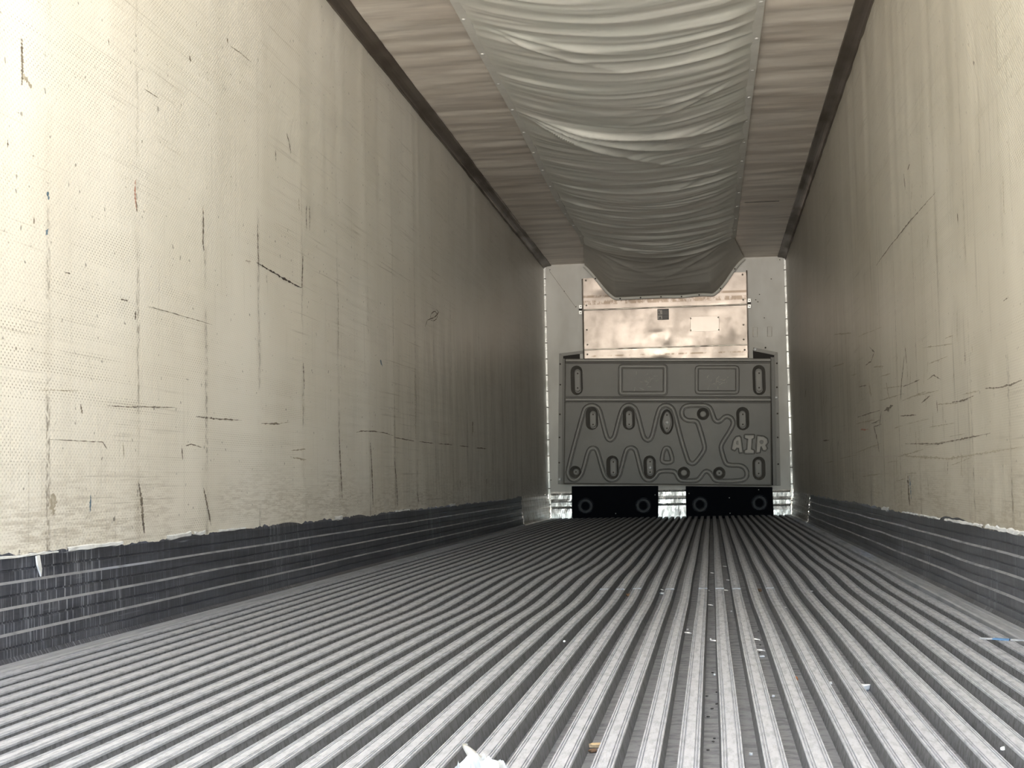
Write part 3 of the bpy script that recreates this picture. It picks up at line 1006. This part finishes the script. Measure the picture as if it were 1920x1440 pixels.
for pth, w_ in ((outline, RW), (inner_a, RW*.9)):
    dep = np.maximum(dep, groove(seg_dist(XB, ZB, BP(pth), True), w_, .020))
for pth, w_ in FRAMES:
    dep = np.maximum(dep, groove(seg_dist(XB, ZB, BP(pth), True), rad(w_), .014))
for a, b in RIBS:
    dep = np.maximum(dep, groove(seg_dist(XB, ZB, BP([a, ((a[0]+b[0])/2, (a[1]+b[1])/2), b]), False), rad(26), .022))
for o_, h_ in LET:
    dep = np.maximum(dep, .012*sstep(.013, .008, seg_dist(XB, ZB, BP([C8(*p) for p in o_]), True)))
for pk in pockets:
    dep = np.where(inside(XB, ZB, pk[0]), YD+.006-YF, dep)
edge = np.minimum(np.minimum(u*nu, (1-u)*nu), np.minimum(v*nv, (1-v)*nv))
dep = dep+.010*np.clip(1-edge/3, 0, 1)**2
BD = np.zeros((nu+2, nv+2, 3))
BD[1:-1, 1:-1, 0], BD[1:-1, 1:-1, 2], BD[1:-1, 1:-1, 1] = XB, ZB, YF+dep
BD[0], BD[-1] = BD[1], BD[-2]
BD[:, 0], BD[:, -1] = BD[:, 1], BD[:, -2]
BD[0, :, 1] = BD[-1, :, 1] = L-.010
BD[:, 0, 1] = BD[:, -1, 1] = L-.010
grid('body', BD, M_PLA, bk, False, flip=True)
for ho, hi_, pad, pc, ph in pockets:
    n = len(ho)
    V = [(a, YF-.0008, b) for a, b in [np.array(q)+.0*np.array(q) for q in ho]]
    V += [(a, YD, b) for a, b in hi_]
    f = [(i, (i+1) % n, n+(i+1) % n, n+i) for i in range(n)]+[tuple(range(n, 2*n))]
    # a small rolled lip so the pocket seats into the face
    cc = np.mean(ho, 0)
    V += [(a+(a-cc[0])*.06, YF-.0008, b+(b-cc[1])*.03) for a, b in ho]
    f += [(2*n+i, 2*n+(i+1) % n, (i+1) % n, i) for i in range(n)]
    mesh('recess', V, f, M_PLA, bk)
    pd_ = prism('mounting_pad', pad, [], YD-.035, YD, M_PAD, bk, .004)
    bolts = [(pc[0]+1, pc[1]-ph*.72), (pc[0]+1, pc[1]+ph*.68)] if ph else ([(pc[0], pc[1])] if pc[0] in (292, 1287) else [])
    for bx, by in bolts:
        q = BP([(bx, by)], YF)[0]
        link('bolt_hole', riv, pd_, (q[0], YD-.0355, q[1])).scale = (1.5, .5, 1.5)
bolt = dome_mesh('bolt_head', .020, .012, M_BOLT)
for (x, y), yy in (((925, 560), YD-.036), ((808, 875), YD-.036)):
    q = BP([(x, y)])[0]
    link('bolt_head', bolt, bk, (q[0], yy, q[1]))
for pth, w_ in ((outline, RW), (inner_a, RW*.9)):
    ridge('raised_outline', BP(pth), True, w_, .026, YF+.020, M_PLAR, bk, .6)
for a, b in RIBS:
    ridge('cross_rib', BP([a, ((a[0]+b[0])/2, (a[1]+b[1])/2), b]), False, rad(26), .040, YF+.020, M_PLAR, bk, .5)
for (pth, w_), (x0, y0, x1, y1) in zip(FRAMES, ((603, 174, 914, 362), (1131, 180, 1413, 354))):
    ridge('label_frame', BP(pth), True, rad(w_), .020, YF+.014, M_PLAR, bk, .6)
    for k in range(16):          # scratch marks inside the frame
        cx, cy = random.gauss((x0+x1)/2+30, 50), random.gauss((y0+y1)/2+5, 32)
        if not (x0+25 < cx < x1-25 and y0+25 < cy < y1-25):
            continue
        a = random.uniform(-.4, 1.6)
        d = random.uniform(6, 18)
        ridge('scratch', BP([(cx-d*math.cos(a), cy+d*math.sin(a)), (cx+d*math.cos(a), cy-d*math.sin(a))]), False, rad(3.2), .0008, YF-.0002, M_PLAL, bk)
for o_, h_ in LET:
    prism('raised_letter', BP([C8(*p) for p in o_], YF-.008), [BP([C8(*p) for p in h_], YF-.008)] if h_ else [], YF-.008, YF+.016, M_PLAL, bk, .003)
# flanges against the wall, added dark plate painting the shade behind the open top, fixings
YW = L-.020
prism('cavity_shade_plate', EP([C2(*p) for p in ((186, 90), (345, 74), (345, 140), (1520, 140), (1520, 60), (1686, 84), (1702, 998), (176, 988))], L-.009), [], L-.009, L-.007, M_DARK, bk)
for q in ([(178, 84), (206, 100), (201, 990), (170, 988)], [(178, 84), (345, 64), (345, 84), (204, 102)],
          [(1692, 78), (1668, 96), (1684, 1000), (1712, 998)], [(1522, 42), (1692, 76), (1670, 96), (1522, 66)]):
    prism('mounting_flange', EP([C2(*p) for p in q], YW), [], YW, L-.007, M_PLAR, bk, .003)
for px, y0, y1 in ((1, 120, 985), (2, 110, 1000)):
    a = [(210, 120), (203, 988)] if px == 1 else [(1656, 110), (1672, 998)]
    w = 8 if px == 1 else 12
    prism('side_return', EP([C2(a[0][0]-w, a[0][1]), C2(a[0][0]+w, a[0][1]), C2(a[1][0]+w, a[1][1]), C2(a[1][0]-w, a[1][1])], L-.06), [], L-.06, L-.007, M_PLA, bk)
for x, y in ((186, 157), (187, 300), (184, 505), (181, 665), (179, 840), (1686, 152), (1686, 318), (1690, 500), (1692, 665), (1695, 850), (1607, 44), (1530, 50)):
    p = E(*C2(x, y), y=YW)
    link('flange_rivet', riv, bk, (p[0], YW, p[1])).scale = (1.6, 1.2, 1.6)
for x, y in ((180, 955), (1681, 388), (1537, 56)):
    p = E(*C2(x, y), y=YW)
    link('bolt_head', bolt, bk, (p[0], YW, p[1]))

# ---- two black return-air panels under the bulkhead
def ring_mesh():
    seg, prof = 28, [(.083, 0), (.083, -.010), (.076, -.016), (.070, -.010), (.048, -.010), (.042, -.016), (.036, -.010), (.036, .0)]
    v, f = [], []
    for i in range(seg):
        t = i*2*math.pi/seg
        v += [(r*math.cos(t), y, r*math.sin(t)) for r, y in prof]
    n = len(prof)
    for i in range(seg):
        j = (i+1) % seg
        f += [(i*n+k, j*n+k, j*n+k+1, i*n+k+1) for k in range(n-1)]
    me = bpy.data.meshes.new('ring')
    me.from_pydata(v, [], f)
    me.materials.append(M_RING)
    return me


ringm = ring_mesh()
YK = L-.05
sm = dome_mesh('screw', .006, .004, M_BEAD)
for lab, q, rings, scr in (
        ('black rubber air intake cover with two rings, left of the silver plate', [(265, 1003), (864, 1001), (864, 1222), (267, 1226)], [(362, 1140), (762, 1137)], [(843, 1063), (570, 1192)]),
        ('black rubber air intake cover with two rings, right of the silver plate', [(1055, 1003), (1655, 1009), (1664, 1208), (1058, 1218)], [(1155, 1130), (1566, 1118)], [(1078, 1053), (1357, 1083), (1362, 1190), (1560, 1027)])):
    c = E(*C2((q[0][0]+q[1][0])/2, q[2][1]), y=L)
    bp = thing('air_intake_cover', (c[0], L-.03, max(.0, c[1])), lab, 'air cover', 'black air intake covers')
    pts = EP([C2(*p) for p in q], YK)
    pts = [(a, b if b > .1 else -.031) for a, b in pts]
    prism('panel', pts, [], YK, L-.004, M_BLACK, bp, .004)
    for x, y in rings:
        p = E(*C2(x, y), y=YK)
        link('ring', ringm, bp, (p[0], YK, p[1]))
    for x, y in scr:
        p = E(*C2(x, y), y=YK)
        link('screw', sm, bp, (p[0], YK, p[1]))

# ---- fabric air chute hanging under the ceiling
ch = thing('air_chute', (1.26, L-.1, ZC), 'sagging grey-green fabric air chute snapped along the ceiling centre', 'air chute')
YJ = 14.12                                  # chute ends, boot to the evaporator begins


def chute_surface(ys, ns, boot):
    s = np.linspace(0, 1, ns)
    Sg, Y = np.meshgrid(s, ys)
    xl_ = np.interp(Y, [0, 7, 9, 11.8, 12.4, 13.6, 14.2, 15.5], [.56, .56, .558, .525, .53, .555, .535, .44])
    xr2 = np.interp(Y, [0, 7, 9, 14.1, 14.15, 15.45, 15.6], [1.98, 1.978, 1.966, 1.955, 1.955, 2.07, 2.08])
    c = 2*Sg-1
    par = 1-np.abs(c)**1.9
    if not boot:
        D = .128+.014*np.sin(Y*.9+.4)+.012*sstep(12, 14, Y)
        prof = par
    else:
        t = sstep(YJ, 15.45, Y)
        D = .15+.205*t
        trap = np.clip((1-np.abs(c*.985+.012))/.40, 0, 1)
        trap = trap*.6+.4*sstep(0, 1, trap)
        prof = par*(1-t)+trap*t
    X = xl_+(xr2-xl_)*Sg
    Z = ZC-.014-D*prof
    # crosswise wrinkles, pinched where they reach the edge
    env = np.clip(np.minimum(Sg, 1-Sg)/.12, 0, 1)
    yy = Y+.10*(c**2)*np.sin(Y*2.3)+.05*vnoise(Y*2, Sg*3, 41)
    rid = 1-np.abs(vnoise(yy*5.2, Sg*.9, 42))*2
    rid2 = 1-np.abs(vnoise(yy*11., Sg*1.6+4, 43))*2
    rid3 = 1-np.abs(vnoise(yy*23., Sg*2.6+9, 45))*2
    wv = .0085*rid+.0062*rid2+.0026*rid3*(.4+.6*sstep(-.2, .5, vnoise(Y*1.1, Sg*2.2, 46)))+.006*vnoise(Y*1.4, Sg*2, 44)
    side = .65+.35*sstep(.45, .9, Sg)+.9*sstep(9.5, 12.5, Y)
    Z = Z-env*wv*(side if not boot else .55)
    # folds fanning out from over-tight snaps
    for ax, ay, a0, a1, nf, R, A in ((.565, 8.86, .02, 1.05, 4.0, 1.7, .052), (1.965, 8.2, math.pi-.9, math.pi-.05, 3., 1.0, .014), (1.96, 10.6, math.pi-.9, math.pi-.05, 3, 1.1, .012),
                                     (.555, 7.03, .0, .7, 2.5, 1.2, .014), (1.955, 14.1, math.pi-1., math.pi+.25, 4, 1.1, .020), (.54, 14.2, -.25, 1.1, 3.2, 1.0, .016),
                                     (.55, 13.5, -.1, .7, 3, 1.1, .012)):
        dx, dy = X-ax, (Y-ay)*.8
        r = np.sqrt(dx*dx+dy*dy)
        a = np.arctan2(dy, dx)
        a = np.where(a < -1.8, a+2*math.pi, a)
        tt = (a-a0)/(a1-a0)
        win = sstep(0, .15, tt)*(1-sstep(.85, 1, tt))
        amp = A*sstep(.02, .45, r)*np.exp(-(r/R)**2*2.0)
        Z = Z-win*amp*(1-np.abs(np.sin(tt*math.pi*nf)))**1.3
    if boot:
        k = sstep(14.6, 15.4, Y)
        Z = Z-k*.010*np.cos((X*2.2+Y*1.5)*6)*env*sstep(.4, .9, Sg)
    return np.stack([X, Y, Z], -1)


ys = np.unique(np.concatenate([np.linspace(.4, 6, 60), np.linspace(6, YJ, 520)]))
PF = chute_surface(ys, 110, False)
grid('chute_fabric', PF, M_CHUTE, ch, True, flip=False)
ysb = np.linspace(YJ-.03, 15.47, 90)
PB = chute_surface(ysb, 110, True)
PB[0:2, :, 2] += .004
grid('end_boot', PB, M_BOOT, ch, True, flip=False)
# hem along the boot's open end
hp = PB[-1]
tg = np.gradient(hp[:, [0, 2]], axis=0)
tg /= np.linalg.norm(tg, axis=1)[:, None]
hs_ = np.zeros((len(hp), 4, 3))
for k, (a, dy) in enumerate(((-.006, -.003), (.004, -.010), (.022, -.010), (.026, .004))):
    hs_[:, k] = hp+np.stack([tg[:, 1]*a, 0*tg[:, 0]+dy, -tg[:, 0]*a], 1)
grid('boot_hem', hs_, M_HEM, ch, True)
# flat webbing along both edges of the chute
for side in (0, 1):
    e = PF[:, 0 if side == 0 else -1]
    s = 1 if side == 0 else -1
    H = np.zeros((len(e), 4, 3))
    for k, (dx, z) in enumerate(((-.016, ZC-.011), (-.014, ZC-.017), (.034, ZC-.021), (.038, ZC-.010))):
        H[:, k] = e
        H[:, k, 0] += s*dx
        H[:, k, 2] = z-(.004 if k in (1, 2) else 0)+.0012*vnoise(e[:, 1]*6, k, 47+side)
    grid('edge_webbing', H, M_HEM, ch, False, flip=side == 1)
snapm = bpy.data.meshes.new('snap')
src = dome_mesh('snap', .012, .008, M_BOLT)
# turn the dome so that it faces down
co = np.array([v.co[:] for v in src.vertices])
co = co[:, [0, 2, 1]]
snapm.from_pydata(co.tolist(), [], [tuple(p.vertices) for p in src.polygons])
snapm.materials.append(M_BEAD)
for side in (0, 1):
    for k in range(23):
        y = 1.02+k*.6005+(.0 if side == 0 else .0)
        if y > YJ-.05:
            break
        i = int(np.argmin(np.abs(ys-y)))
        e = PF[i, 0 if side == 0 else -1]
        link('snap', snapm, ch, (e[0]+(.006 if side == 0 else -.006), y, ZC-.0195))
for k in (8, 24, 38, 52, 66, 78, 92, 102):
    p = hp[k]
    link('snap', riv, ch, (p[0]+tg[k, 1]*.013, p[1]-.0102, p[2]-tg[k, 0]*.013)).scale = (1.5, 1.5, 1.5)

# ---- loose bits on the floor
MP = Mat('crumpled white plastic', (.43, .445, .445), .4)
MP.b.inputs['Subsurface Weight'].default_value = .0
c0 = hit(903, 1464, 2, .012)
nu = 46
u, v = np.meshgrid(np.linspace(-1, 1, nu), np.linspace(-1, 1, nu), indexing='ij')
rr = np.sqrt(u*u+v*v)
R = .034*(1+.35*vnoise(u*2+9, v*2, 3))
P = np.zeros((nu, nu, 3))
P[..., 0] = u*R*1.05+.004*vnoise(u*6, v*6, 4)
P[..., 1] = v*R*1.0-.012+.004*vnoise(u*6+3, v*6, 5)
P[..., 2] = .010+.016*np.clip(1-rr**2, -.25, 1)+.018*(1-2*np.abs(vnoise(u*2.2+5, v*2.2, 6)))+.009*(1-2*np.abs(vnoise(u*5, v*5, 7)))
P[..., 2] = np.maximum(P[..., 2], .002)
pc = thing('crumpled_plastic', (c0[0], c0[1]-.01, .001), 'crumpled white plastic scrap lying on the near floor rails', 'plastic scrap')
P[..., 0] += c0[0]
P[..., 1] += c0[1]-.005
grid('crumple', P, MP.m, pc, False)
tail = [hit(*q) for q in ((900, 1436, 2, .016), (887, 1417, 2, .022), (876, 1405, 2, .027), (870, 1398, 2, .030), (876, 1396, 2, .031))]
T = np.array(tail)
TT = np.zeros((len(T), 5, 3))
for k in range(5):
    a = k/4*math.pi*1.3
    rads = np.array([.010, .0065, .0045, .0030, .0012])
    TT[:, k] = T+np.stack([rads*math.cos(a), rads*.6*math.sin(a), rads*math.sin(a)], 1)
grid('twisted_tail', TT, MP.m, pc, True)


def chip(name, px, py, size, zb, mat, label, cat, rot, seed, group=None):
    """irregular broken flake"""
    bm = bmesh.new()
    bmesh.ops.create_cube(bm, size=1)
    bmesh.ops.bevel(bm, geom=bm.edges[:], offset=.18, segments=1, affect='EDGES')
    r = random.Random(seed)
    for vv in bm.verts:
        vv.co = Vector((vv.co.x*size[0]*r.uniform(.75, 1.2), vv.co.y*size[1]*r.uniform(.75, 1.2), (vv.co.z+.5)*size[2]*r.uniform(.8, 1.2)))
    me = bpy.data.meshes.new(name)
    bm.to_mesh(me)
    bm.free()
    me.materials.append(mat)
    p = hit(px, py, 2, zb+size[2]*.4)
    o = link(name, me)
    o.location = (p[0], p[1], zb+float(dent(p[0], p[1])))
    o.rotation_euler = (0, 0, rot)
    return tag(o, label, cat, group)


M_WOOD = metal('splintered wood', (.62, .47, .28), .7, 0, .5, (.4, .27, .14), 60, (1, 4, 1))
M_PLC = Mat('white chip', (.86, .87, .86), .5).m
M_ORG = Mat('orange crumb', (.52, .20, .08), .6).m
M_BRN = metal('dry brown leaf', (.20, .12, .07), .7, 0, .5, (.1, .06, .04), 40)
M_GRY = Mat('dark crumb', (.07, .065, .06), .7).m
ZP = -.0285
chip('wood_chip', 1119, 1399, (.026, .014, .007), ZP, M_WOOD, 'pale tan wood splinter in a floor channel near the camera', 'wood chip', .2, 1)
chip('wood_chip', 1111, 1409, (.012, .010, .005), ZP, M_BRN, 'small dark brown crumb beside the tan wood splinter', 'crumb', .9, 2)
chip('plastic_chip', 1621, 1289, (.020, .012, .012), ZP, M_PLC, 'larger chalky white fragment in a channel at right', 'chip', .5, 3)
chip('plastic_chip', 1554, 1280, (.012, .008, .006), ZP, M_PLC, 'small white fragment left of the larger white one', 'chip', .1, 4)
chip('crumb', 1491, 1272, (.009, .010, .008), ZP, M_ORG, 'tiny orange crumb against the side of a floor rail', 'crumb', .3, 5)
chip('plastic_chip', 1429, 1230, (.012, .005, .004), ZP, M_PLC, 'thin white sliver lying in a channel right of centre', 'chip', .0, 6)
chip('leaf', 1424, 1104, (.012, .02, .010), ZP, M_BRN, 'curled dark brown leaf on the floor right of centre', 'leaf', .4, 7)
chip('leaf', 1178, 1113, (.020, .03, .010), ZP, M_BRN, 'curled brown leaf in a channel left of centre', 'leaf', .8, 8)
chip('plastic_chip', 1880, 1403, (.006, .006, .005), 0, M_PLC, 'tiny white crumb at the lower right on a rail', 'crumb', .8, 9)
chip('plastic_chip', 1241, 1110, (.014, .02, .007), ZP, M_PLC, 'small white flake in a channel beside the floor joint', 'chip', .5, 10)
for k, (px, py, zz) in enumerate(((1340, 1265, ZP), (1352, 1278, ZP), (1360, 1330, ZP), (1408, 1415, ZP), (1450, 1305, ZP), (1310, 1160, ZP), (1371, 1141, ZP), (1182, 1320, ZP),
                                  (965, 1318, ZP), (1002, 1405, ZP), (1058, 1202, 0), (1365, 1195, ZP), (1332, 1197, ZP), (1289, 1178, ZP), (780, 1046, 0), (1550, 1100, ZP))):
    chip('grit', px, py, (.005, .005, .004), zz, M_PLC, 'tiny pale grit crumb lying between the floor rails', 'grit', random.random()*3, 40+k, 'pale grit crumbs on the floor')
for k in range(26):
    px, py = random.uniform(1395, 1440), random.uniform(1180, 1320)
    if k % 2:
        px, py = random.uniform(1325, 1365), random.uniform(1260, 1420)
    chip('dark_grit', px, py, (random.uniform(.003, .008), random.uniform(.003, .005), .002), ZP, M_GRY, 'tiny dark grit crumb lying in a floor channel', 'grit', random.random()*3, 80+k, 'dark grit crumbs on the floor')


def shaving(px, py, size, seed):
    r = random.Random(seed)
    p = hit(px, py, 2, -.024)
    z0 = -.0275+float(dent(p[0], p[1]))
    n = 8
    a0, a1 = r.uniform(-.6, .3), r.uniform(2.0, 3.6)
    C = np.zeros((n, 2, 3))
    for i in range(n):
        t = a0+(a1-a0)*i/(n-1)
        C[i, 0] = (p[0]+size*math.cos(t), p[1]+size*.7*math.sin(t), z0+.004*i/(n-1))
        C[i, 1] = C[i, 0]+[0, .0012, .0028]
    o = grid('shaving', C, M_BOLT, None, True)
    return tag(o, 'thin curled silvery shaving lying between the floor rails', 'shaving', 'curled shavings on the floor')


for k, (px, py) in enumerate(((1325, 1104), (1360, 1104), (1332, 1128), (1372, 1062), (1335, 1074), (1360, 1060), (1425, 1218), (1416, 1198), (1525, 1105), (1470, 1133),
                              (1447, 1060), (1455, 1084), (1340, 1200), (1290, 1185), (1225, 1100), (1240, 1104), (1390, 1050), (1366, 1088))):
    shaving(px, py, random.uniform(.008, .014), k)
# blue cord across the last rails at the right
pts = np.array([hit(px, py, 2, .004) for px, py in ((1838, 1195), (1852, 1196), (1864, 1196), (1878, 1197), (1895, 1198), (1922, 1199))])
def ribbon(name, pts, w, mat, parent):
    n = len(pts)
    T = np.gradient(pts, axis=0)
    T /= np.linalg.norm(T, axis=1)[:, None]
    N = np.cross(T, [0, 0, 1])
    P = np.zeros((n, 4, 3))
    for k, (a, z) in enumerate(((-.5, 0), (-.3, .0035), (.3, .0035), (.5, 0))):
        P[:, k] = pts+N*w*a
        P[:, k, 2] = .0005+z
    return grid(name, P, mat, parent, True)


cd_ = thing('strap', (float(pts[2, 0]), float(pts[2, 1]), .0), 'short blue and grey strap across the rails by the right kick plate', 'strap')
ribbon('grey_end', pts[:3], .010, M_FLANGE, cd_)
ribbon('blue_band', pts[2:5], .022, Mat('blue webbing', (.10, .22, .42), .6).m, cd_)
ribbon('grey_end', pts[4:], .010, M_FLANGE, cd_)
